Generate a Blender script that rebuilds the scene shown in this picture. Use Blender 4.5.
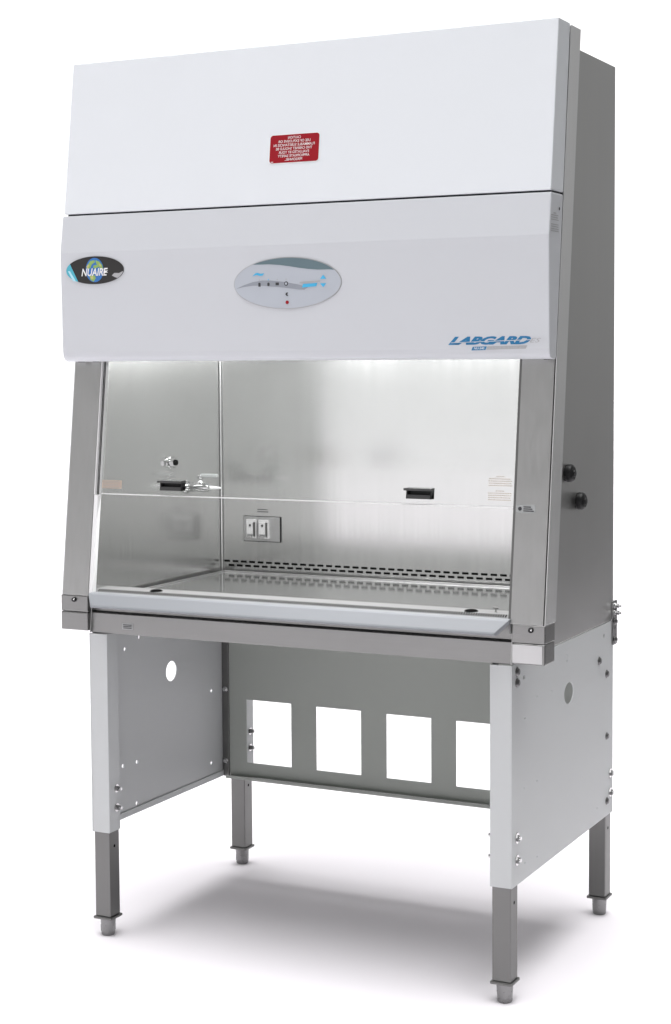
import bpy, math, random
from mathutils import Vector, Matrix
random.seed(4)
for o in list(bpy.data.objects): bpy.data.objects.remove(o)
sc = bpy.context.scene
COL = sc.collection
PI = math.pi

# ------------------------------------------------------------------ camera
W, E, D = 1.27, .0894, .838          # stand width, side overhang of the fascia, depth (metres)
cam_d = bpy.data.cameras.new('camera'); cam = bpy.data.objects.new('camera', cam_d); COL.objects.link(cam)
yaw, pitch, roll, fpx, sx, sy = .46385, .066035, -.00651, 1739.96, -3.66, -38.98
F = Vector((-math.sin(yaw)*math.cos(pitch), math.cos(yaw)*math.cos(pitch), -math.sin(pitch)))
R = F.cross(Vector((0, 0, 1))).normalized(); U = R.cross(F)
c, s = math.cos(roll), math.sin(roll)
R2 = R*c + U*s; U2 = U*c - R*s
cam.matrix_world = Matrix(((R2.x, U2.x, -F.x, 2.79917), (R2.y, U2.y, -F.y, -4.05584), (R2.z, U2.z, -F.z, 1.64397), (0, 0, 0, 1)))
cam_d.sensor_width = 36; cam_d.sensor_fit = 'AUTO'
cam_d.lens = fpx/1024*36
cam_d.shift_x = -sx/1024; cam_d.shift_y = sy/1024
cam_d.clip_end = 200
sc.camera = cam
sc.view_settings.view_transform = 'Standard'; sc.view_settings.look = 'None'
sc.view_settings.exposure = 0; sc.view_settings.gamma = 1

# ------------------------------------------------------------------ world: white studio with an overhead soft light and a dark right side
L_BACK, L_FRONT, L_SIDE, L_UP, L_CAP, L_LOW = 1.3, .50, .26, .33, 8.6, 1.25
wd = bpy.data.worlds.new('World'); sc.world = wd; wd.use_nodes = True
nt = wd.node_tree; nt.nodes.clear()
def N(t, **k):
    n = nt.nodes.new(t)
    for a, b in k.items(): setattr(n, a, b)
    return n
def sock(n, i, v):
    if hasattr(v, 'links') or hasattr(v, 'is_linked'): nt.links.new(v, n.inputs[i])
    else: n.inputs[i].default_value = v
def mth(op, a, b=0.0):
    n = N('ShaderNodeMath', operation=op); sock(n, 0, a); sock(n, 1, b); return n.outputs[0]
def smooth(x, a, b):
    n = N('ShaderNodeMapRange', interpolation_type='SMOOTHSTEP'); sock(n, 0, x); sock(n, 1, a); sock(n, 2, b); return n.outputs[0]
def mixf(f, a, b):
    n = N('ShaderNodeMix', data_type='FLOAT'); sock(n, 0, f); sock(n, 2, a); sock(n, 3, b); return n.outputs[0]
tc = N('ShaderNodeTexCoord'); sp = N('ShaderNodeSeparateXYZ'); nt.links.new(tc.outputs['Generated'], sp.inputs[0])
X_, Y_, Z_ = sp.outputs[0], sp.outputs[1], sp.outputs[2]
hyp = mth('SQRT', mth('ADD', mth('MULTIPLY', X_, X_), mth('MULTIPLY', Y_, Y_)))
hx = mth('DIVIDE', X_, mth('MAXIMUM', hyp, .001)); hy = mth('DIVIDE', Y_, mth('MAXIMUM', hyp, .001))
ra = math.radians(78)
dr = mth('ADD', mth('MULTIPLY', hx, math.sin(ra)), mth('MULTIPLY', hy, math.cos(ra)))
front = smooth(mth('MULTIPLY', hy, -1), -.45, .0)
v = mixf(front, L_BACK, L_FRONT)
low = smooth(Z_, .05, -.02)
v = mixf(low, v, L_LOW)
v = mixf(smooth(Z_, .35, .6), v, L_UP)
v = mixf(smooth(dr, .31, .44), v, mixf(smooth(Z_, -.15, .10), .10, L_SIDE))
ct, ch = math.radians(4), math.radians(-60)      # the soft overhead light leans a little to the right and front
cd = mth('ADD', mth('ADD', mth('MULTIPLY', X_, math.sin(ct)*math.cos(ch)), mth('MULTIPLY', Y_, math.sin(ct)*math.sin(ch))), mth('MULTIPLY', Z_, math.cos(ct)))
v = mixf(smooth(cd, .885, .94), v, L_CAP)
bg = N('ShaderNodeBackground'); wo = N('ShaderNodeOutputWorld')
cb = N('ShaderNodeCombineColor'); nt.links.new(v, cb.inputs[0]); nt.links.new(v, cb.inputs[1]); nt.links.new(v, cb.inputs[2])
nt.links.new(cb.outputs[0], bg.inputs[0]); bg.inputs[1].default_value = 1.0
nt.links.new(bg.outputs[0], wo.inputs[0])

# the cabinet's own fluorescent work light, behind the hood
ld = bpy.data.lights.new('work_light', 'AREA'); ld.shape = 'RECTANGLE'; ld.size = 1.05; ld.size_y = .05
ld.energy = 11; ld.color = (1, 1, 1)
lo = bpy.data.objects.new('work_light', ld); COL.objects.link(lo)
lo.location = (.66, .22, 1.755); lo.rotation_euler = (math.radians(18), 0, 0)

# ------------------------------------------------------------------ materials
MATS = {}
def mat(name, col, rough=.5, metal=0., spec=.5, brushed=None, mottle=0., bump=0., coat=0., aniso=0.):
    m = bpy.data.materials.new(name); m.use_nodes = True; t = m.node_tree; b = t.nodes['Principled BSDF']
    b.inputs['Base Color'].default_value = (*col, 1); b.inputs['Roughness'].default_value = rough
    b.inputs['Metallic'].default_value = metal; b.inputs['Specular IOR Level'].default_value = spec
    b.inputs['Coat Weight'].default_value = coat
    g = t.nodes.new('ShaderNodeTexCoord')
    if brushed or mottle or bump:
        mp = t.nodes.new('ShaderNodeMapping'); t.links.new(g.outputs['Object'], mp.inputs[0])
        mp.inputs['Scale'].default_value = brushed or (40, 40, 40)
        n = t.nodes.new('ShaderNodeTexNoise'); n.inputs['Scale'].default_value = 1; n.inputs['Detail'].default_value = 5
        t.links.new(mp.outputs[0], n.inputs['Vector'])
        if mottle:
            # slow uneven patches plus the fine grain
            n2 = t.nodes.new('ShaderNodeTexNoise'); n2.inputs['Scale'].default_value = 2.3; n2.inputs['Detail'].default_value = 3
            t.links.new(g.outputs['Object'], n2.inputs['Vector'])
            ad = t.nodes.new('ShaderNodeMath'); ad.operation = 'ADD'; t.links.new(n.outputs['Fac'], ad.inputs[0]); t.links.new(n2.outputs['Fac'], ad.inputs[1])
            r = t.nodes.new('ShaderNodeMapRange'); t.links.new(ad.outputs[0], r.inputs[0])
            r.inputs[1].default_value = .6; r.inputs[2].default_value = 1.4
            r.inputs[3].default_value = max(.02, rough-mottle); r.inputs[4].default_value = rough+mottle
            t.links.new(r.outputs[0], b.inputs['Roughness'])
            r2 = t.nodes.new('ShaderNodeMapRange'); t.links.new(ad.outputs[0], r2.inputs[0])
            r2.inputs[1].default_value = .6; r2.inputs[2].default_value = 1.4; r2.inputs[3].default_value = 1-.5*mottle; r2.inputs[4].default_value = 1+.5*mottle
            mu = t.nodes.new('ShaderNodeVectorMath'); mu.operation = 'SCALE'; mu.inputs[0].default_value = col
            t.links.new(r2.outputs[0], mu.inputs['Scale']); t.links.new(mu.outputs[0], b.inputs['Base Color'])
        if bump:
            bp = t.nodes.new('ShaderNodeBump'); bp.inputs['Strength'].default_value = bump; bp.inputs['Distance'].default_value = .001
            t.links.new(n.outputs['Fac'], bp.inputs['Height']); t.links.new(bp.outputs[0], b.inputs['Normal'])
    if aniso:
        b.inputs['Anisotropic'].default_value = aniso
    MATS[name] = m; return m
mat('white_paint', (.765, .79, .82), .42, spec=.4, brushed=(500, 500, 500), bump=.05)
mat('arm_paint', (.26, .271, .29), .4, spec=.4)
mat('grey_paint', (.61, .625, .655), .42, spec=.4, brushed=(500, 500, 500), bump=.05)
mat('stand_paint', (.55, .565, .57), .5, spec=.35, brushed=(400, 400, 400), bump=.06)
mat('back_grey', (.36, .38, .355), .55, spec=.3, brushed=(400, 400, 400), bump=.06)  # darker and greener than the rest of the stand
mat('trim_steel', (.85, .85, .85), .38, 1, brushed=(120, 120, 2), mottle=.08)
mat('steel', (.46, .46, .455), .34, 1, brushed=(110, 110, .8), mottle=.08, bump=.02)
mat('steel_side', (.50, .50, .495), .36, 1, brushed=(3, 90, .8), mottle=.10, bump=.02)
mat('steel_inner', (.60, .602, .595), .21, .93, brushed=(100, 100, 1.0), mottle=.035)
mat('grille_steel', (.27, .27, .27), .6, 0, spec=.1)
mat('rim_steel', (.5, .5, .5), .35, 1)
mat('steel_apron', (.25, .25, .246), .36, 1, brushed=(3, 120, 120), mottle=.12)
mat('end_steel', (.52, .52, .52), .4, 1, brushed=(120, 120, 3), mottle=.1)
mat('steel_tray', (.68, .685, .68), .10, .88)
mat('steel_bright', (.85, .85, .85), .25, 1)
mat('chrome', (.6, .6, .6), .14, 1)
mat('leg_steel', (.19, .19, .186), .42, 1, brushed=(120, 120, 2), mottle=.08, bump=.03)
mat('foot_steel', (.25, .25, .25), .25, 1, mottle=.1)
mat('screw', (.16, .16, .16), .3, 1)
mat('black', (.012, .012, .013), .45, spec=.3)
mat('handle_grey', (.06, .06, .06), .35)
mat('dark', (.004, .004, .004), .8, spec=.05)
mat('gap', (.03, .03, .035), .8)
mat('white_plastic', (.85, .85, .85), .4)
mat('red', (.31, .004, .012), .5, spec=.3)
mat('ink_white', (.85, .85, .85), .5)
mat('ink_blue', (.008, .17, .37), .5)
mat('ink_cyan', (.06, .45, .75), .5)
mat('ink_grey', (.42, .42, .43), .5)
mat('ink_dark', (.035, .035, .04), .5)
mat('ink_brown', (.50, .40, .33), .6)
mat('silver_film', (.47, .50, .55), .35)
mat('silver_band', (.29, .31, .35), .35)
mat('slate_film', (.12, .18, .205), .35)
mat('badge_black', (.015, .013, .013), .3)
mat('badge_teal', (.08, .45, .58), .3)
mat('badge_sky', (.45, .75, .85), .3)
mat('globe_blue', (.03, .17, .50), .3)
mat('globe_green', (.28, .45, .12), .3)
mat('globe_sand', (.55, .5, .2), .3)
mat('plate_light', (.50, .50, .50), .35)
mat('plate_grey', (.36, .37, .37), .4)
mat('diffuser', (.8, .8, .8), .6)
# lamp tube (gives off light)
m = mat('lamp_tube', (.9, .9, .9)); m.node_tree.nodes['Principled BSDF'].inputs['Emission Color'].default_value = (1, 1, 1, 1)
m.node_tree.nodes['Principled BSDF'].inputs['Emission Strength'].default_value = 3
# sash glass: clear with a surface reflection
m = bpy.data.materials.new('glass'); m.use_nodes = True; t = m.node_tree; t.nodes.clear()
tr = t.nodes.new('ShaderNodeBsdfTransparent'); tr.inputs[0].default_value = (.995, 1, .998, 1)
gl = t.nodes.new('ShaderNodeBsdfGlossy'); gl.inputs['Roughness'].default_value = .02; gl.inputs[0].default_value = (1, 1, 1, 1)
fr = t.nodes.new('ShaderNodeFresnel'); fr.inputs[0].default_value = 1.18
mx = t.nodes.new('ShaderNodeMixShader'); t.links.new(fr.outputs[0], mx.inputs[0]); t.links.new(tr.outputs[0], mx.inputs[1]); t.links.new(gl.outputs[0], mx.inputs[2])
ou = t.nodes.new('ShaderNodeOutputMaterial'); t.links.new(mx.outputs[0], ou.inputs[0]); MATS['glass'] = m

# ------------------------------------------------------------------ mesh helpers
class MB:
    def __init__(s): s.v = []; s.f = []; s.m = []; s.sm = []; s.names = []
    def mi(s, n):
        if n not in s.names: s.names.append(n)
        return s.names.index(n)
    def add(s, vs, fs, m, smooth=False):
        b = len(s.v); s.v += [tuple(x) for x in vs]
        for f in fs: s.f.append([i+b for i in f]); s.m.append(s.mi(m)); s.sm.append(smooth)
        return s
    def box(s, a, b, m):
        (x0, y0, z0), (x1, y1, z1) = a, b
        vs = [(x0,y0,z0),(x1,y0,z0),(x1,y1,z0),(x0,y1,z0),(x0,y0,z1),(x1,y0,z1),(x1,y1,z1),(x0,y1,z1)]
        return s.add(vs, [(0,3,2,1),(4,5,6,7),(0,1,5,4),(1,2,6,5),(2,3,7,6),(3,0,4,7)], m)
    def prism(s, prof, x0, x1, m):
        """(y,z) profile, counter-clockwise seen from +x, swept along x"""
        n = len(prof); ar = sum(prof[i][0]*prof[(i+1)%n][1]-prof[(i+1)%n][0]*prof[i][1] for i in range(n))
        if ar < 0: prof = prof[::-1]
        vs = [(x0, y, z) for y, z in prof]+[(x1, y, z) for y, z in prof]
        fs = [tuple(range(n))[::-1], tuple(range(n, 2*n))]+[(i, (i+1)%n, n+(i+1)%n, n+i) for i in range(n)]
        return s.add(vs, fs, m)
    def lathe(s, o, ax, prof, m, seg=24, smooth=True):
        """prof: list of (distance along ax, radius)"""
        ax = Vector(ax).normalized(); o = Vector(o)
        p = ax.orthogonal().normalized(); q = ax.cross(p)
        vs = []; fs = []
        for d, r in prof:
            for k in range(seg):
                a = 2*PI*k/seg; vs.append(o+ax*d+(p*math.cos(a)+q*math.sin(a))*r)
        for i in range(len(prof)-1):
            for k in range(seg):
                j = (k+1) % seg; fs.append((i*seg+k, i*seg+j, (i+1)*seg+j, (i+1)*seg+k))
        s.add(vs, fs, m, smooth)
        n = len(prof)-1
        s.add(vs[:seg], [tuple(range(seg))[::-1]], m); s.add(vs[n*seg:], [tuple(range(seg))], m)
        return s
    def screw(s, o, ax, r, h=.004, m='screw'):
        s.lathe(o, ax, [(0, r*1.35), (h*.3, r*1.35), (h*.35, r), (h*.8, r), (h, r*.7)], m, 12)
        return s
    def hexbolt(s, o, ax, r=.0075, L=.012):
        s.lathe(o, ax, [(0, r*1.5), (.002, r*1.5)], 'chrome', 16)
        s.lathe(Vector(o)+Vector(ax)*.002, ax, [(0, r), (L*.55, r)], 'foot_steel', 6, False)
        s.lathe(Vector(o)+Vector(ax)*(.002+L*.55), ax, [(0, r*.6), (L*.4, r*.55)], 'chrome', 12)
        return s
    def build(s, name, parent=None, bevel=0., seg=2):
        me = bpy.data.meshes.new(name); me.from_pydata(s.v, [], s.f)
        for n in s.names: me.materials.append(MATS[n])
        for p, i, sm in zip(me.polygons, s.m, s.sm): p.material_index = i; p.use_smooth = sm
        me.update(); o = bpy.data.objects.new(name, me); COL.objects.link(o)
        if parent: o.parent = parent
        if bevel:
            b = o.modifiers.new('bevel', 'BEVEL'); b.width = bevel; b.segments = seg; b.limit_method = 'ANGLE'; b.angle_limit = math.radians(25)
            b.harden_normals = False
        return o

def curve_mesh(cu):
    o = bpy.data.objects.new('tmp', cu); COL.objects.link(o)
    dg = bpy.context.evaluated_depsgraph_get(); ev = o.evaluated_get(dg); me = ev.to_mesh()
    vs = [tuple(v.co) for v in me.vertices]; fs = [tuple(p.vertices) for p in me.polygons]
    ev.to_mesh_clear(); bpy.data.objects.remove(o); bpy.data.curves.remove(cu)
    return vs, fs
def plate2d(outline, holes, th):
    """flat plate with holes, in its own u,v plane, thickness +-th/2"""
    cu = bpy.data.curves.new('plate', 'CURVE'); cu.dimensions = '2D'; cu.fill_mode = 'BOTH'; cu.extrude = th/2
    for loop in [outline]+holes:
        sp = cu.splines.new('POLY'); sp.points.add(len(loop)-1); sp.use_cyclic_u = True
        for p, q in zip(sp.points, loop): p.co = (q[0], q[1], 0, 1)
    return curve_mesh(cu)
def circ(x, y, r, n=20): return [(x+r*math.cos(2*PI*k/n), y+r*math.sin(2*PI*k/n)) for k in range(n)]
def rect(x0, y0, x1, y1): return [(x0, y0), (x1, y0), (x1, y1), (x0, y1)]
def rrect(x0, y0, x1, y1, r, n=5):
    out = []
    for cx_, cy_, a in ((x1-r, y1-r, 0), (x0+r, y1-r, 90), (x0+r, y0+r, 180), (x1-r, y0+r, 270)):
        for k in range(n+1):
            t = math.radians(a+90*k/n); out.append((cx_+r*math.cos(t), cy_+r*math.sin(t)))
    return out
def text2d(body, box, shear=0., bold=0., mirror=False, space=1.):
    """lettering stretched to fill box=(u0,v0,u1,v1)"""
    cu = bpy.data.curves.new('text', 'FONT'); cu.body = body; cu.size = 1; cu.shear = shear; cu.offset = bold
    cu.space_character = space; cu.resolution_u = 3; cu.extrude = 0.0; cu.fill_mode = 'FRONT'
    vs, fs = curve_mesh(cu)
    x0 = min(v[0] for v in vs); x1 = max(v[0] for v in vs); y0 = min(v[1] for v in vs); y1 = max(v[1] for v in vs)
    out = []
    for v in vs:
        a = (v[0]-x0)/(x1-x0); b = (v[1]-y0)/(y1-y0)
        if mirror: a = 1-a
        out.append((box[0]+a*(box[2]-box[0]), box[1]+b*(box[3]-box[1]), 0))
    return out, fs
class Plane:
    """places flat artwork on a face: point = o + u*U + v*V + n*h"""
    def __init__(s, o, u, v):
        s.o = Vector(o); s.u = Vector(u); s.v = Vector(v); s.n = s.u.cross(s.v).normalized()
    def put(s, mb, vs, fs, m, h): mb.add([s.o+s.u*v[0]+s.v*v[1]+s.n*(h+v[2]) for v in vs], fs, m)
    def poly(s, mb, pts, m, h, th=.0004):
        vs, fs = plate2d(pts, [], th); s.put(mb, vs, fs, m, h)
    def text(s, mb, body, box, m, h, **k):
        vs, fs = text2d(body, box, **k); s.put(mb, vs, fs, m, h)

def part(name, parent): return name, parent
def empty(name, loc, label, cat):
    o = bpy.data.objects.new(name, None); COL.objects.link(o); o.location = loc; o['label'] = label; o['category'] = cat
    return o
def adopt(o, p):
    o.parent = p; o.matrix_parent_inverse = Matrix.Translation(-p.location) if p.type == 'EMPTY' else Matrix.Identity(4)

def slant(z): return -.0065+(z-.978)*.1255       # the leaning front plane of the cabinet

# ------------------------------------------------------------------ floor (structure)
fm = bpy.data.materials.new('floor_white_tinted'); fm.use_nodes = True
b = fm.node_tree.nodes['Principled BSDF']; b.inputs['Base Color'].default_value = (.88, .85, .885, 1); b.inputs['Roughness'].default_value = .75; b.inputs['Specular IOR Level'].default_value = .2  # faint purple in the base colour stands in for the shadow's tint
MATS['floor_white_tinted'] = fm
mb = MB(); mb.add([(-30, -30, 0), (2.5, -30, 0), (2.5, 60, 0), (-30, 60, 0)], [(0, 1, 2, 3)], 'floor_white_tinted')
fl = mb.build('floor'); fl['kind'] = 'structure'

# ------------------------------------------------------------------ support stand
stand = empty('support_stand', (W/2, D/2, 0), 'white steel stand under the cabinet, on four grey legs, back panel with four openings', 'stand')
ZB, ZT = .303, .872
def SP(mb, name, bevel=0., lab=None, parent=None, seg=2):
    o = mb.build(name, None, bevel, seg)
    if parent: o.parent = parent
    else: adopt(o, stand)
    if lab: o['label'] = lab
    return o
right_holes = [[(.441+(p-.441)*1.35, q) for p, q in circ(.441, .726, .0295, 32)]]+[circ(y, z, .0065, 12) for y, z in ((.751, .838), (.088, .829))]
for y, z in ((.424, .833), (.424, .817), (.185, .763), (.302, .756), (.096, .722), (.089, .542), (.186, .539), (.096, .345), (.187, .337), (.692, .347)):
    right_holes.append(circ(y, z, .0032, 8))
left_holes = [circ(.430, .693, .031, 32)]
for y, z in ((.176, .800), (.668, .590), (.663, .359), (.157, .458), (.232, .454), (.228, .331)):
    left_holes.append(circ(y, z, .0058, 12))
def channel(x_out, sgn, holes, name, lab):
    """side panel folded from sheet: outer face with holes, front and rear returns, bottom lip"""
    mb = MB(); t = .003
    vs, fs = plate2d(rect(0, ZB, D, ZT), holes, t)
    mb.add([(x_out+sgn*t/2+v[2], v[0], v[1]) for v in vs], [f[::-1] for f in fs], 'stand_paint')
    w = .059
    def bx(xa, ya, za, xb, yb, zb_):
        a, b_ = sorted((x_out+sgn*xa, x_out+sgn*xb)); mb.box((a, ya, za), (b_, yb, zb_), 'stand_paint')
    for (y0, y1, yr0, yr1) in ((0, t, t, .055), (D-t, D, D-.056, D-t)):
        bx(t, y0, ZB, w, y1, ZT)
        bx(w-t, yr0, ZB+.0005, w-.0002, yr1, ZT)
    bx(t, .0552, ZB+.0005, .0075, D-.0565, ZB+.019)
    return SP(mb, name, .0012, lab)
pl = channel(0, 1, left_holes, 'side_panel', 'left side panel, its inner face in view with one round hole')
pr = channel(W, -1, right_holes, 'side_panel', 'right side panel, its outer face in view with screws and one round hole')
# bolts and screws
for y, z in ((.037, .425), (.037, .370), (.815, .437), (.815, .383)):
    mb = MB(); mb.hexbolt((.059, y, z), (1, 0, 0), .008, .016); SP(mb, 'bolt', parent=None)
    mb = MB(); mb.hexbolt((W-.059, y, z), (-1, 0, 0), .008, .016); SP(mb, 'bolt')
for y, z in ((.037, .425), (.037, .368), (.815, .423), (.815, .366)):
    mb = MB(); mb.hexbolt((W, y, z), (1, 0, 0), .0095, .010); SP(mb, 'bolt')
for y, z, r in ((.705, .772, .009), (.776, .723, .009), (.778, .540, .008), (.781, .347, .008), (.037, .851, .009), (.037, .823, .009)):
    mb = MB(); mb.screw((W, y, z), (1, 0, 0), r, .007); SP(mb, 'screw')
# back panel
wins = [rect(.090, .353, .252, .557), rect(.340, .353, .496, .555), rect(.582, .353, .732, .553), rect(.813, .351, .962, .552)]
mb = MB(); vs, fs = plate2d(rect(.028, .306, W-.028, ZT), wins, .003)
mb.add([(v[0], .7395-v[2], v[1]) for v in vs], fs, 'back_grey')
mb.box((.028, .712, .303), (W-.028, .738, .3058), 'back_grey')
mb.box((.028, .7095, .303), (W-.028, .712, .3125), 'back_grey')
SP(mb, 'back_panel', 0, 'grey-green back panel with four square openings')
for xa, xb in ((.0035, .0278), (W-.0278, W-.0035)):
    mb = MB(); mb.box((xa, .733, .303), (xb, .7385, ZT-.001), 'leg_steel')
    br = SP(mb, 'corner_strip', .001)
    for z in (.585, .353):
        k = MB(); k.screw(((xa+xb)/2, .733, z), (0, -1, 0), .007, .008, 'chrome'); k.build('screw', br)
# rear rail joining panel with the rear uprights
# legs
for i, (cx_, cy_) in enumerate(((.0295, .029), (W-.0295, .029), (.0295, D-.029), (W-.0295, D-.029))):
    mb = MB(); h = .0252
    mb.box((cx_-h, cy_-h, .058), (cx_+h, cy_+h, .60), 'leg_steel')
    leg = SP(mb, 'leg', .0025, ['front left leg', 'front right leg', 'rear left leg', 'rear right leg'][i], seg=3)
    k = MB()
    for yy in (.26,):
        k.lathe((cx_+h-.001, cy_, yy), (1, 0, 0), [(0, .0045), (.0013, .0045)], 'dark', 14)
    k.build('adjustment_hole', leg)
    k = MB(); k.box((cx_-.030, cy_-.030, .050), (cx_+.030, cy_+.030, .058), 'leg_steel'); k.build('collar', leg, .0025)
    k = MB(); k.lathe((cx_, cy_, 0), (0, 0, 1), [(0, .0175), (.003, .0195), (.030, .0210), (.050, .0220)], 'foot_steel', 28)
    k.lathe((cx_, cy_, .012), (0, 0, 1), [(0, .0216), (.018, .0220)], 'foot_steel', 6, False)
    k.build('levelling_foot', leg)

# ------------------------------------------------------------------ cabinet
cab = empty('safety_cabinet', (W/2, D/2, .874), 'white and stainless steel laboratory safety cabinet with a lit work chamber, resting on the stand', 'lab cabinet')
def CP(mb, name, bevel=0., lab=None, parent=None, seg=2):
    o = mb.build(name, None, bevel, seg)
    if parent: o.parent = parent
    else: adopt(o, cab)
    if lab: o['label'] = lab
    return o
ZC, ZTOP = .8745, 2.472
# outer shell: right, left, back, top, underside
def side_prof(off=.02): return [(slant(ZC)+off, ZC), (D, ZC), (D, ZTOP), (slant(ZTOP)+off, ZTOP)]
mb = MB(); mb.prism(side_prof(), W-.004, W, 'steel_side'); right_side = CP(mb, 'side_wall', .0015, 'right stainless side wall')
mb = MB(); mb.prism(side_prof(), 0, .004, 'steel_side'); CP(mb, 'side_wall', .0015, 'left stainless side wall')
mb = MB(); mb.box((.0045, D-.004, ZC), (W-.0045, D, ZTOP-.0005), 'steel_side'); CP(mb, 'rear_wall')
mb = MB(); mb.box((.0045, .19, ZTOP-.005), (W-.0045, D-.0045, ZTOP-.001), 'steel'); CP(mb, 'roof_panel')
mb = MB(); mb.box((.0045, .02, ZC), (W-.0045, D-.0045, ZC+.003), 'steel'); CP(mb, 'underside')
# side trims and front columns
for sg, x0, x1 in ((1, W-.002, W+E), (-1, -E, .002)):
    xo = x1 if sg > 0 else x0
    z0, z1 = .979, 2.476
    mb = MB(); a, b_ = sorted((xo-sg*.003, xo)); mb.prism([(slant(z0)+.003, z0), (slant(z0)+.082, z0), (slant(z1)+.078, z1), (slant(z1)+.003, z1)], a, b_, 'trim_steel')
    a, b_ = sorted((xo-sg*.0035, xo-sg*.087)); mb.prism([(slant(z0)+.0795, z0), (slant(z0)+.082, z0), (slant(z1)+.078, z1), (slant(z1)+.0755, z1)], a, b_, 'steel')
    a, b_ = sorted((xo-sg*.0035, xo-sg*.087)); mb.box((a, slant(z1)+.01, z1-.004), (b_, slant(z1)+.075, z1-.001), 'steel')
    CP(mb, 'side_trim', .001, 'right side trim' if sg > 0 else 'left side trim')
    a, b_ = sorted((xo-sg*.0045, xo-sg*.091))
    mb = MB(); z1 = 1.66
    mb.prism([(slant(z0), z0), (slant(z0)+.012, z0), (slant(z1)+.012, z1), (slant(z1), z1)], a, b_, 'steel')
    colm = CP(mb, 'front_column', .0015, 'right front column' if sg > 0 else 'left front column')
    if sg > 0:
        P = Plane((0, slant(0), 0), (1, 0, 0), (0, .1255, 1)); k = MB()
        P.poly(k, rrect(1.272, 1.255, 1.322, 1.275, .002), 'plate_grey', .0008)
        for r_ in range(3): P.poly(k, rect(1.290, 1.2585+.005*r_, 1.318-.004*r_, 1.261+.005*r_), 'ink_dark', .0013)
        P.poly(k, circ(1.281, 1.265, .005, 12), 'ink_dark', .0013)
        k.build('rating_plate', colm)
# base blocks at both ends
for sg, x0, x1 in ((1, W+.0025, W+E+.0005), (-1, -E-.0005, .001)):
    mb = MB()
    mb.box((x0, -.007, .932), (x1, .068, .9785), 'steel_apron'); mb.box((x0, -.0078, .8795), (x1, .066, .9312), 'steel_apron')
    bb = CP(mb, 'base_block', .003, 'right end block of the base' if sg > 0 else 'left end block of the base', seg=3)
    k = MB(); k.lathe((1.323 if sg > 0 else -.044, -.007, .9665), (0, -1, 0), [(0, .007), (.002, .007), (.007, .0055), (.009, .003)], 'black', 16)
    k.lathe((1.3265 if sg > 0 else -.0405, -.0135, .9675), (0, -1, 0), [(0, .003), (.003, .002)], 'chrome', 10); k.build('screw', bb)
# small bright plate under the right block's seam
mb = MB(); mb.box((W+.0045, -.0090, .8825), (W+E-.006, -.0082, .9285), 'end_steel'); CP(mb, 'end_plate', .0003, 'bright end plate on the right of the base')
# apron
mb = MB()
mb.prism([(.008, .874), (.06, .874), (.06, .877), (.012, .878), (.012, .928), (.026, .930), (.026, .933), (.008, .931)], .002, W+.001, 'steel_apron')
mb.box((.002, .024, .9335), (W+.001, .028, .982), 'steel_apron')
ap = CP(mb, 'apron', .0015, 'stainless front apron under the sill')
k = MB(); P = Plane((0, .008, 0), (1, 0, 0), (0, 0, 1))
P.poly(k, rect(.106, .889, .142, .907), 'plate_grey', .0006)
for r_ in range(3): P.poly(k, rect(.110, .892+.0045*r_, .138, .894+.0045*r_), 'ink_dark', .001)
k.build('rating_plate', ap)
k = MB(); k.lathe((.147, .03, .874), (0, 0, -1), [(0, .004), (.012, .003)], 'chrome', 10); k.build('pin', ap)
# sill (arm rest)
prof = [(.012, .9896), (-.014, .9896), (-.0205, .9870), (-.0455, .9610), (-.048, .9570), (-.0475, .9535), (-.043, .9520), (-.040, .9535), (-.016, .9790), (.012, .9830)]
mb = MB(); vs = []
n = len(prof)
def ins(y): return 0 if y > -.0205 else .028*((-.0205-y)/.0275)
for side in (0, 1):
    for y, z in prof:
        i_ = ins(y); vs.append(((.012+i_) if side == 0 else (1.268-i_), y, z))
mb.add(vs, [tuple(range(n))[::-1] if False else tuple(range(n)), tuple(range(n, 2*n))[::-1]]+[(i, n+i, n+(i+1)%n, (i+1)%n) for i in range(n)], 'arm_paint')
CP(mb, 'arm_rest', .0012, 'pale sloping arm rest along the front edge')
# front grille with rows of small holes
GZ = .9898
mb = MB(); mb.prism([(.0125, GZ-.004), (.0125, GZ-.0002), (.024, GZ+.0075), (.085, GZ+.0075), (.098, GZ-.016), (.098, GZ-.02), (.083, GZ-.001)], .009, W-.009, 'grille_steel')
P = Plane((0, .0125, GZ-.0002), (1, 0, 0), Vector((0, .0115, .0077)).normalized()); vs = []; fs = []
for q in range(185):
    x = .022+q*.00665; b0 = len(vs)
    vs += [(x, .002, 0), (x+.0038, .002, 0), (x+.0038, .0125, 0), (x, .0125, 0)]; fs.append(tuple(range(b0, b0+4)))
P.put(mb, vs, fs, 'dark', .0003)
grille = CP(mb, 'front_grille', 0, 'perforated steel grille behind the arm rest')
for x, y in ((.200, .060), (1.145, .060)):
    k = MB(); k.lathe((x, y-.02, GZ+.0075), (0, 0, 1), [(0, .018), (.002, .0175), (.0045, .012), (.005, .005)], 'dark', 24); k.build('rubber_bumper', grille)
k = MB(); k.lathe((1.208, .05, GZ+.0075), (0, 0, 1), [(0, .005), (.002, .002), (.012, .002)], 'leg_steel', 12); k.lathe((1.200, .05, GZ+.0185), (1, 0, 0), [(0, .002), (.016, .002)], 'leg_steel', 10); k.build('screw', grille)
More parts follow.
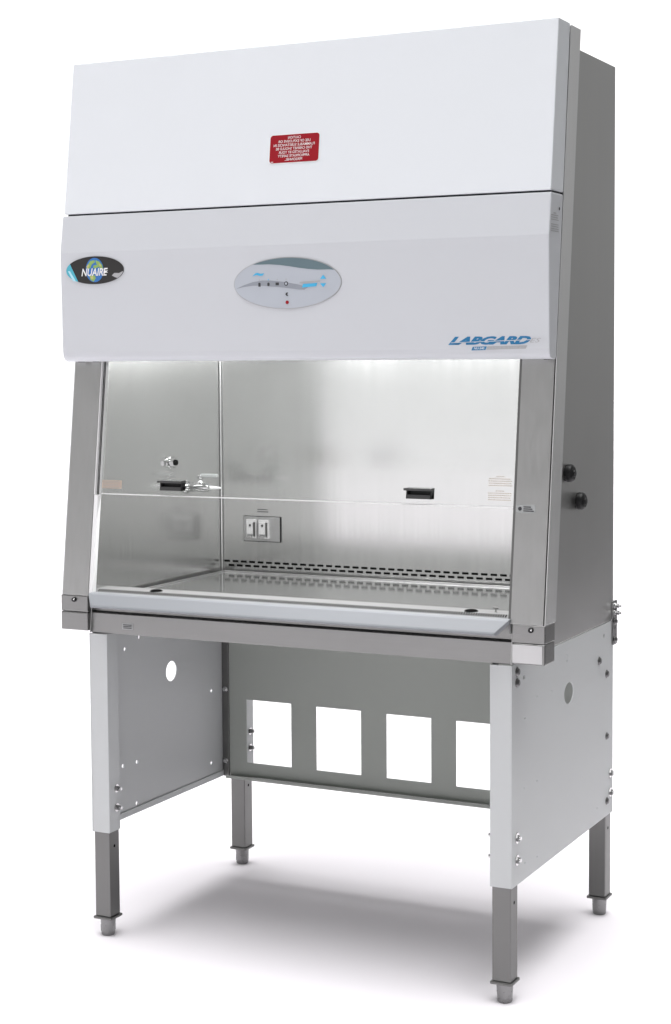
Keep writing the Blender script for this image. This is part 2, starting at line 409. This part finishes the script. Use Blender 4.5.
# work chamber
mb = MB()
zt = 1.80
mb.prism([(slant(.95)+.014, .952), (.732, .952), (.732, zt), (slant(zt)+.014, zt)], .0045, .008, 'steel_inner')
inl = CP(mb, 'chamber_wall', 0, 'left inner wall of the work chamber')
mb = MB(); mb.prism([(slant(.95)+.014, .952), (.732, .952), (.732, zt), (slant(zt)+.014, zt)], W-.008, W-.0045, 'steel_inner')
CP(mb, 'chamber_wall', 0, 'right inner wall of the work chamber')
slots = []
for k_ in range(41):
    x = .017+k_*.0303
    slots.append(rrect(x, .9970, x+.0215, 1.0038, .0022, 3))
    if x+.037 < W-.01: slots.append(rrect(x+.0152, .9840, x+.0367, .9908, .0022, 3))
mb = MB(); vs, fs = plate2d(rect(.0085, .952, W-.0085, zt), slots, .0008)
mb.add([(v[0], .7345-v[2], v[1]) for v in vs], fs, 'steel_inner')
CP(mb, 'chamber_back', 0, 'rear inner wall with two rows of air slots')
mb = MB(); mb.box((.0085, .7355, .95), (W-.0085, .739, 1.83), 'dark'); CP(mb, 'plenum')
mb = MB(); mb.box((.0085, .13, zt+.001), (W-.0085, .732, zt+.006), 'diffuser'); CP(mb, 'ceiling_diffuser')
mb = MB(); mb.box((.0085, .126, 1.66), (W-.0085, .130, 2.46), 'gap'); CP(mb, 'inner_light_block')  # unseen panel added behind the hood to keep outside light out
mb = MB(); mb.lathe((.13, .20, 1.775), (1, 0, 0), [(0, .013), (1.03, .013)], 'lamp_tube', 16); CP(mb, 'fluorescent_tube')
# bright rod standing in for the back-left seam highlight, and the white sash guides
mb = MB(); mb.lathe((.0125, .7285, .966), (0, 0, 1), [(0, .0035), (.83, .0035)], 'steel_bright', 10); CP(mb, 'seam_highlight')
def slab(x0, x1, za, zb_, o0, o1, m, mb): mb.prism([(slant(za)+o0, za), (slant(za)+o1, za), (slant(zb_)+o1, zb_), (slant(zb_)+o0, zb_)], x0, x1, m)
mb = MB(); slab(.0025, .016, .985, 1.262, .002, .018, 'ink_white', mb); slab(.0022, .0052, 1.262, 1.70, .001, .012, 'white_plastic', mb)
slab(.0055, .0110, 1.262, 1.70, .014, .018, 'dark', mb); slab(.0115, .0200, 1.262, 1.70, .012, .020, 'steel_bright', mb)
CP(mb, 'sash_guide', .0006, 'left white sash guide')
mb = MB(); slab(W-.012, W-.0035, .985, 1.70, .012, .020, 'leg_steel', mb); CP(mb, 'sash_guide', .0006, 'right sash guide')
# work tray
mb = MB(); mb.box((.0085, .098, .952), (W-.0085, .7325, .9545), 'steel_inner'); CP(mb, 'chamber_floor')
mb = MB(); TZ = .9700
mb.box((.037, .105, .960), (W-.037, .700, TZ), 'steel_tray')
tray = CP(mb, 'work_tray', .001, 'polished steel work tray')
k = MB()
for a, b_ in (((.032, .105, .960), (.0368, .7048, TZ+.004)), ((W-.0368, .105, .960), (W-.032, .7048, TZ+.004)), ((.037, .7002, .960), (W-.037, .7048, TZ+.004))):
    k.box(a, b_, 'rim_steel')
k.build('rim', tray, .0015)
# sash
mb = MB(); z0, z1 = 1.264, 1.70
slab(.0205, W-.0125, z0+.004, z1, .012, .018, 'glass', mb)
sash = CP(mb, 'sash', 0, 'clear sliding glass sash')
k = MB(); slab(.0205, W-.0125, z0, z0+.0026, .0115, .0185, 'white_plastic', k); k.build('edge_strip', sash, .0008)
for x0, x1 in ((.222, .297), (.968, 1.042)):
    k = MB(); za, zb_ = 1.281, 1.309
    # lipped pull: back plate, top lip wider than the body, lower lip
    slab(x0+.002, x1, za, zb_, .008, .0115, 'black', k)
    slab(x0, x1+.001, zb_-.006, zb_, -.020, .008, 'handle_grey', k)
    slab(x0+.002, x1, za, za+.011, -.006, .008, 'handle_grey', k)
    slab(x1-.003, x1, za, zb_-.005, -.010, .008, 'black', k); slab(x0+.002, x0+.005, za, zb_-.005, -.006, .008, 'handle_grey', k)
    k.build('sash_handle', sash, .0008)
P = Plane((0, slant(0)+.0117, 0), (1, 0, 0), (0, .1255, 1))
def fine_lines(mb, P, x0, x1, z0, z1, n_, m, head=True, h=.0004):
    for r_ in range(n_):
        z = z1-(r_+.5)*(z1-z0)/n_; th = (z1-z0)/n_*.36
        if head and r_ == 0: a, b_ = x0+.33*(x1-x0), x0+.68*(x1-x0)
        else: a, b_ = x0+random.uniform(0, .03)*(x1-x0), x1-random.uniform(0, .12)*(x1-x0)
        x = a
        while x < b_:
            w_ = random.uniform(.0025, .006); P.poly(mb, rect(x, z-th/2, min(x+w_, b_), z+th/2), m, h, .0002); x += w_+.0012
k = MB(); fine_lines(k, P, 1.188, 1.254, 1.317, 1.345, 5, 'ink_brown'); fine_lines(k, P, 1.188, 1.252, 1.281, 1.309, 5, 'ink_brown'); k.build('warning_text', sash)
k = MB(); P.poly(k, rect(.0215, 1.281, .087, 1.304), 'ink_brown', .0003, .0002); fine_lines(k, P, .024, .085, 1.282, 1.303, 5, 'plate_grey', False, .0008); k.build('warning_label', sash)
# outlet on the rear inner wall
PB = Plane((0, .7328, 0), (1, 0, 0), (0, 0, 1))
mb = MB(); mb.box((.0905, .7305, 1.0665), (.2245, .7328, 1.1475), 'black'); mb.box((.0925, .7285, 1.0690), (.2215, .7303, 1.1455), 'end_steel')
ol = CP(mb, 'outlet_plate', .0005)
for x0 in (.108, .152):
    k = MB(); k.box((x0, .716, 1.078), (x0+.034, .7283, 1.137), 'plate_light'); k.box((x0+.005, .711, 1.092), (x0+.027, .7158, 1.130), 'plate_light')
    k.lathe((x0+.017, .711, 1.120), (0, -1, 0), [(0, .004), (.003, .003)], 'screw', 12)
    k.box((x0+.029, .709, 1.084), (x0+.033, .7158, 1.130), 'leg_steel'); k.box((x0+.004, .708, 1.079), (x0+.022, .7158, 1.088), 'chrome'); k.build('outlet_cover', ol, .0015)
mb = MB(); fine_lines(mb, PB, .140, .180, 1.158, 1.172, 2, 'ink_dark', False); CP(mb, 'outlet_marking')
# service fittings on the left inner wall
mb = MB(); mb.lathe((.008, .425, 1.332), (1, 0, 0), [(0, .018), (.004, .018), (.005, .011), (.010, .011)], 'chrome', 20); mb.lathe((.018, .425, 1.332), (1, 0, 0), [(0, .0165), (.012, .0165)], 'chrome', 6, False); mb.lathe((.030, .425, 1.332), (1, 0, 0), [(0, .009), (.005, .008)], 'dark', 12)
CP(mb, 'hose_fitting', .0005)
o_ = (.008, .520, 1.2510)
mb = MB(); mb.lathe(o_, (1, 0, 0), [(0, .020), (.005, .020), (.006, .012), (.020, .012)], 'chrome', 24)
mb.lathe((.028, .520, 1.2510), (1, 0, 0), [(0, .016), (.012, .016)], 'chrome', 6, False); mb.lathe((.040, .520, 1.2510), (1, 0, 0), [(0, .010), (.010, .013), (.045, .013), (.050, .009), (.056, .009)], 'chrome', 20)
valve = CP(mb, 'service_valve', 0)
k = MB(); k.lathe((.060, .520, 1.259), (0, 0, 1), [(0, .008), (.010, .008), (.011, .006), (.018, .006), (.019, .009), (.028, .009), (.030, .006)], 'chrome', 16); k.build('valve_stem', valve)
k = MB(); k.box((.062, .512, 1.282), (.120, .528, 1.293), 'plate_grey'); k.build('valve_lever', valve, .003)
k = MB(); k.lathe((.096, .520, 1.2510), (1, 0, 0), [(0, .0058), (.028, .0035), (.034, .003)], 'white_plastic', 14); k.build('nozzle', valve)

# hood
mb = MB(); XL, XR = -E-.0005, W+E+.0006
mb.prism([(.0345, 2.0525), (.0905, 2.4790), (.1775, 2.4790), (.1270, 2.0525)], XL+.003, XR-.001, 'white_paint')
hood = CP(mb, 'upper_hood', .003, 'plain white upper hood panel', seg=3)
mb = MB(); mb.box((XL+.01, .045, 2.036), (XR-.004, .125, 2.0535), 'gap'); CP(mb, 'hood_seam')
mb = MB()
mb.prism([(.0345, 2.0475), (.0185, 1.9430), (.0235, 1.664), (.0265, 1.651), (.034, 1.6415), (.046, 1.638), (.0730, 1.638), (.1240, 2.0475)], XL-.002, XR, 'grey_paint')
fp = CP(mb, 'control_hood', .0035, 'lower hood panel bearing the badge, display and lettering', seg=3)
# caution label: white rim, red field, mirrored writing
du, dz = 0.1322, 1
P = Plane((0, .0345-2.0525*.1318, 0), (1, 0, 0), (0, .1318, 1))
k = MB(); P.poly(k, rrect(.5640, 2.1580, .7145, 2.2365, .009), 'ink_white', .0007); P.poly(k, rrect(.5662, 2.1602, .7123, 2.2343, .008), 'red', .0012)
rows = ['CAUTION', 'USE OF EXPLOSIVE OR', 'FLAMMABLE SUBSTANCES IN', 'THIS CABINET SHOULD BE', 'EVALUATED BY YOUR', 'APPROPRIATE SAFETY', 'PERSONNEL.']
half = [.0190, .0480, .0610, .0540, .0450, .0470, .0260]
for i_, (tx, hw) in enumerate(zip(rows, half)):
    zc_ = 2.2262-.00965*i_
    P.text(k, tx, (.6385-hw, zc_-.0034, .6385+hw, zc_+.0034), 'ink_white', .0017, bold=.004, mirror=True)
P.poly(k, rect(.571, 2.1625, .578, 2.1640), 'ink_white', .0017)
k.build('caution_label', hood)
# plane of the lower facet of the control hood
sl = (.0235-.0185)/(1.668-1.943)
P = Plane((0, .0185-1.943*sl, 0), (1, 0, 0), (0, sl, 1))
def ell(cx_, cz_, a, b_, n_=64): return [(cx_+a*math.cos(2*PI*i/n_), cz_+b_*math.sin(2*PI*i/n_)) for i in range(n_)]
# display
k = MB(); cx_, cz_, A, B = .632, 1.842, .1605, .0680
def uv(px, py): return (cx_+.0012+(px-338)/290*A, cz_+(204-py)/141*B)
P.poly(k, ell(cx_, cz_, A, B), 'ink_grey', .0012, .0016); P.poly(k, ell(cx_, cz_, A-.0018, B-.0018), 'silver_film', .0024)
def on_ell(px, py):     # pushes a point radially to the ellipse rim
    u_, v_ = (px-338)/290, (204-py)/141; r_ = math.hypot(u_, v_); return (cx_+u_/r_*(A-.002), cz_+v_/r_*(B-.002))
cap = [uv(x, y) for x, y in ((190, 99), (240, 99), (300, 105), (350, 113), (400, 123), (450, 131), (500, 136), (560, 137))]
a0, a1 = on_ell(165, 100), on_ell(592, 137)
t0 = math.atan2((a0[1]-cz_)/B, (a0[0]-cx_)/A); t1 = math.atan2((a1[1]-cz_)/B, (a1[0]-cx_)/A)
arc = [(cx_+(A-.002)*math.cos(t1+(t0-t1)*i/24), cz_+(B-.002)*math.sin(t1+(t0-t1)*i/24)) for i in range(25)]
P.poly(k, cap+arc, 'slate_film', .0029)
up_ = [(58, 229), (100, 210), (150, 194), (200, 187), (250, 188), (300, 194), (350, 203), (400, 214), (450, 230)]
dn_ = [(430, 243), (400, 241), (350, 233), (300, 226), (250, 221), (200, 215), (150, 214), (100, 220)]
P.poly(k, [uv(*q) for q in up_+dn_], 'silver_band', .0029)
disp = k.build('display', fp)
k = MB()
P.poly(k, [uv(*q) for q in ((150, 163), (165, 147), (180, 144), (195, 150), (215, 147), (205, 160), (190, 161), (172, 155))], 'ink_cyan', .0034)
for px in (188, 237, 285, 333):
    P.poly(k, circ(*uv(px, 183), .0016, 8), 'ink_cyan' if px == 237 else 'ink_grey', .0034)
P.poly(k, [uv(*q) for q in ((182, 201), (186, 197), (194, 201), (194, 220), (182, 220))], 'ink_dark', .0034)
P.poly(k, [uv(*q) for q in ((231, 202), (237, 198), (243, 202), (243, 215), (237, 219), (231, 215))], 'ink_dark', .0034)
P.poly(k, [uv(*q) for q in ((276, 200), (294, 200), (294, 215), (276, 215))], 'ink_dark', .0034)
P.poly(k, circ(*uv(333, 207), .0058, 16), 'ink_dark', .0034); P.poly(k, circ(*uv(333, 207), .0033, 12), 'silver_film', .0039)
P.poly(k, [uv(*q) for q in ((343, 255), (333, 256), (328, 265), (334, 274), (344, 275), (338, 265))], 'ink_dark', .0034)
P.poly(k, circ(*uv(337, 309), .0050, 14), 'red', .0034)
k.build('indicator_marks', fp); k = MB()
P.poly(k, [uv(*q) for q in ((406, 200), (514, 195), (514, 203), (406, 208))], 'ink_grey', .0034)
P.poly(k, [uv(*q) for q in ((424, 212), (500, 208), (494, 226), (418, 231))], 'ink_cyan', .0034)
P.poly(k, [uv(*q) for q in ((531, 165), (547, 187), (515, 187))], 'ink_cyan', .0034)
P.poly(k, [uv(*q) for q in ((515, 211), (547, 211), (531, 232))], 'ink_cyan', .0034)
k.build('adjustment_keys', fp)
# oval badge
k = MB(); bx_, bz_, A, B = .0255, 1.8925, .0960, .0385
def bv(px, py): return (bx_+(px-335)/243*A, bz_+(254-py)/111*B)
P.poly(k, ell(bx_, bz_, A, B), 'badge_black', .0012, .0016)
def rim(a): a = math.radians(a); return (bx_+A*.995*math.cos(a), bz_+B*.995*math.sin(a))
P.poly(k, [rim(a) for a in range(150, 237, 4)], 'badge_teal', .0024)
P.poly(k, [bv(*q) for q in ((108, 255), (125, 255), (175, 340), (150, 335))], 'badge_sky', .0029)
P.poly(k, [bv(*q) for q in ((480, 300), (500, 280), (540, 282), (572, 268))]+[rim(a) for a in (-9, -14, -20, -26, -32, -38)]+[bv(500, 312)], 'ink_grey', .0024)
P.poly(k, ell(*bv(335, 252), 75/243*A, 97/111*B, 40), 'globe_blue', .0024)
for pts in (((275, 215), (300, 180), (335, 172), (340, 190), (315, 205), (300, 235), (280, 240)), ((345, 175), (375, 185), (400, 215), (408, 250), (385, 245), (365, 215), (350, 200)), ((330, 215), (360, 210), (372, 228), (345, 238), (322, 232)), ((290, 300), (330, 290), (345, 315), (325, 345), (300, 330))):
    P.poly(k, [bv(*q) for q in pts], 'globe_green', .0029)
for pts in (((268, 225), (282, 205), (292, 215), (276, 245)), ((300, 305), (320, 300), (326, 318), (308, 326)), ((372, 200), (388, 208), (396, 228), (380, 222))):
    P.poly(k, [bv(*q) for q in pts], 'globe_sand', .0034)
b0 = bv(225, 300); b1 = bv(447, 238)
P.text(k, 'NUAIRE', (b0[0], b0[1], b1[0], b1[1]), 'ink_white', .0040, shear=.25, bold=.02)
for yy in (247, 262, 276): P.poly(k, [bv(x, y) for x, y in ((395, yy), (449, yy-4), (449, yy), (394, yy+4))], 'ink_white', .0040)
k.build('badge', fp)
# lettering at the lower right
k = MB()
P.text(k, 'LABGARD', (1.090, 1.6745, 1.3125, 1.6955), 'ink_blue', .0006, shear=.5, bold=.055, space=.95)
P.poly(k, [(1.098, 1.6795), (1.312, 1.6850), (1.312, 1.6868), (1.098, 1.6808)], 'grey_paint', .0010, .0002)
k.build('logo_lettering', fp)
k = MB(); P.text(k, 'ES', (1.3080, 1.6790, 1.3380, 1.6900), 'ink_grey', .0006, shear=.4, bold=.0)
P.poly(k, [(1.153, 1.6605), (1.191, 1.6615), (1.195, 1.6705), (1.157, 1.6695)], 'ink_blue', .0006)
P.text(k, 'NU-540', (1.160, 1.6630, 1.188, 1.6685), 'ink_white', .0011, shear=.2, bold=.01)
P.poly(k, [(1.1925, 1.6618), (1.298, 1.6640), (1.302, 1.6722), (1.1965, 1.6705)], 'ink_grey', .0006)
P.text(k, 'CLASS II, TYPE A2', (1.200, 1.6648, 1.294, 1.6690), 'silver_film', .0011, shear=.2)
k.build('model_strip', fp)
# printed notes on the right end of the control hood
P = Plane((XR, 0, 0), (0, 1, 0), (0, 0, 1)); k = MB()
fine_lines(k, P, .030, .088, 1.978, 2.000, 4, 'ink_grey'); fine_lines(k, P, .030, .088, 1.950, 1.972, 4, 'ink_grey', False)
P.poly(k, circ(.092, 2.010, .004, 12), 'black', .0008); k.build('side_notes', fp)
for x in (-.05, .0, ):
    k = MB(); k.box((x-.008, .05, 1.6365), (x+.004, .066, 1.6418), 'black'); CP(k, 'hood_clip')
k = MB(); k.box((1.335, .05, 1.6365), (1.345, .066, 1.6418), 'black'); CP(k, 'hood_clip')
# round black plugs on the right side wall
for y, z in ((.415, 1.330), (.510, 1.2475)):
    mb = MB(); mb.lathe((W, y, z), (1, 0, 0), [(0, .0225), (.004, .0240), (.014, .0238), (.019, .022), (.022, .017)], 'black', 28)
    mb.lathe((W+.022, y, z), (1, 0, 0), [(0, .009), (.004, .008)], 'black', 14)
    mb.lathe((W+.020, y+.012, z+.004), (1, .3, 0), [(0, .003), (.004, .002)], 'foot_steel', 8)
    CP(mb, 'round_plug')
# rear bracket tying cabinet and stand
mb = MB(); vs, fs = plate2d(rrect(.822, .800, .862, .930, .006), [circ(.842, z, .004, 10) for z in (.83, .85)], .004)
mb.add([(W+.0025+v[2], v[0], v[1]) for v in vs], fs, 'foot_steel'); br = CP(mb, 'rear_bracket')
for z in (.914, .893):
    k = MB(); k.hexbolt((W+.0045, .845, z), (1, 0, 0), .007, .016); k.build('bolt', br)
for z in (.868, .815):
    k = MB(); k.screw((W+.0045, .842, z), (1, 0, 0), .007, .007); k.build('screw', br)
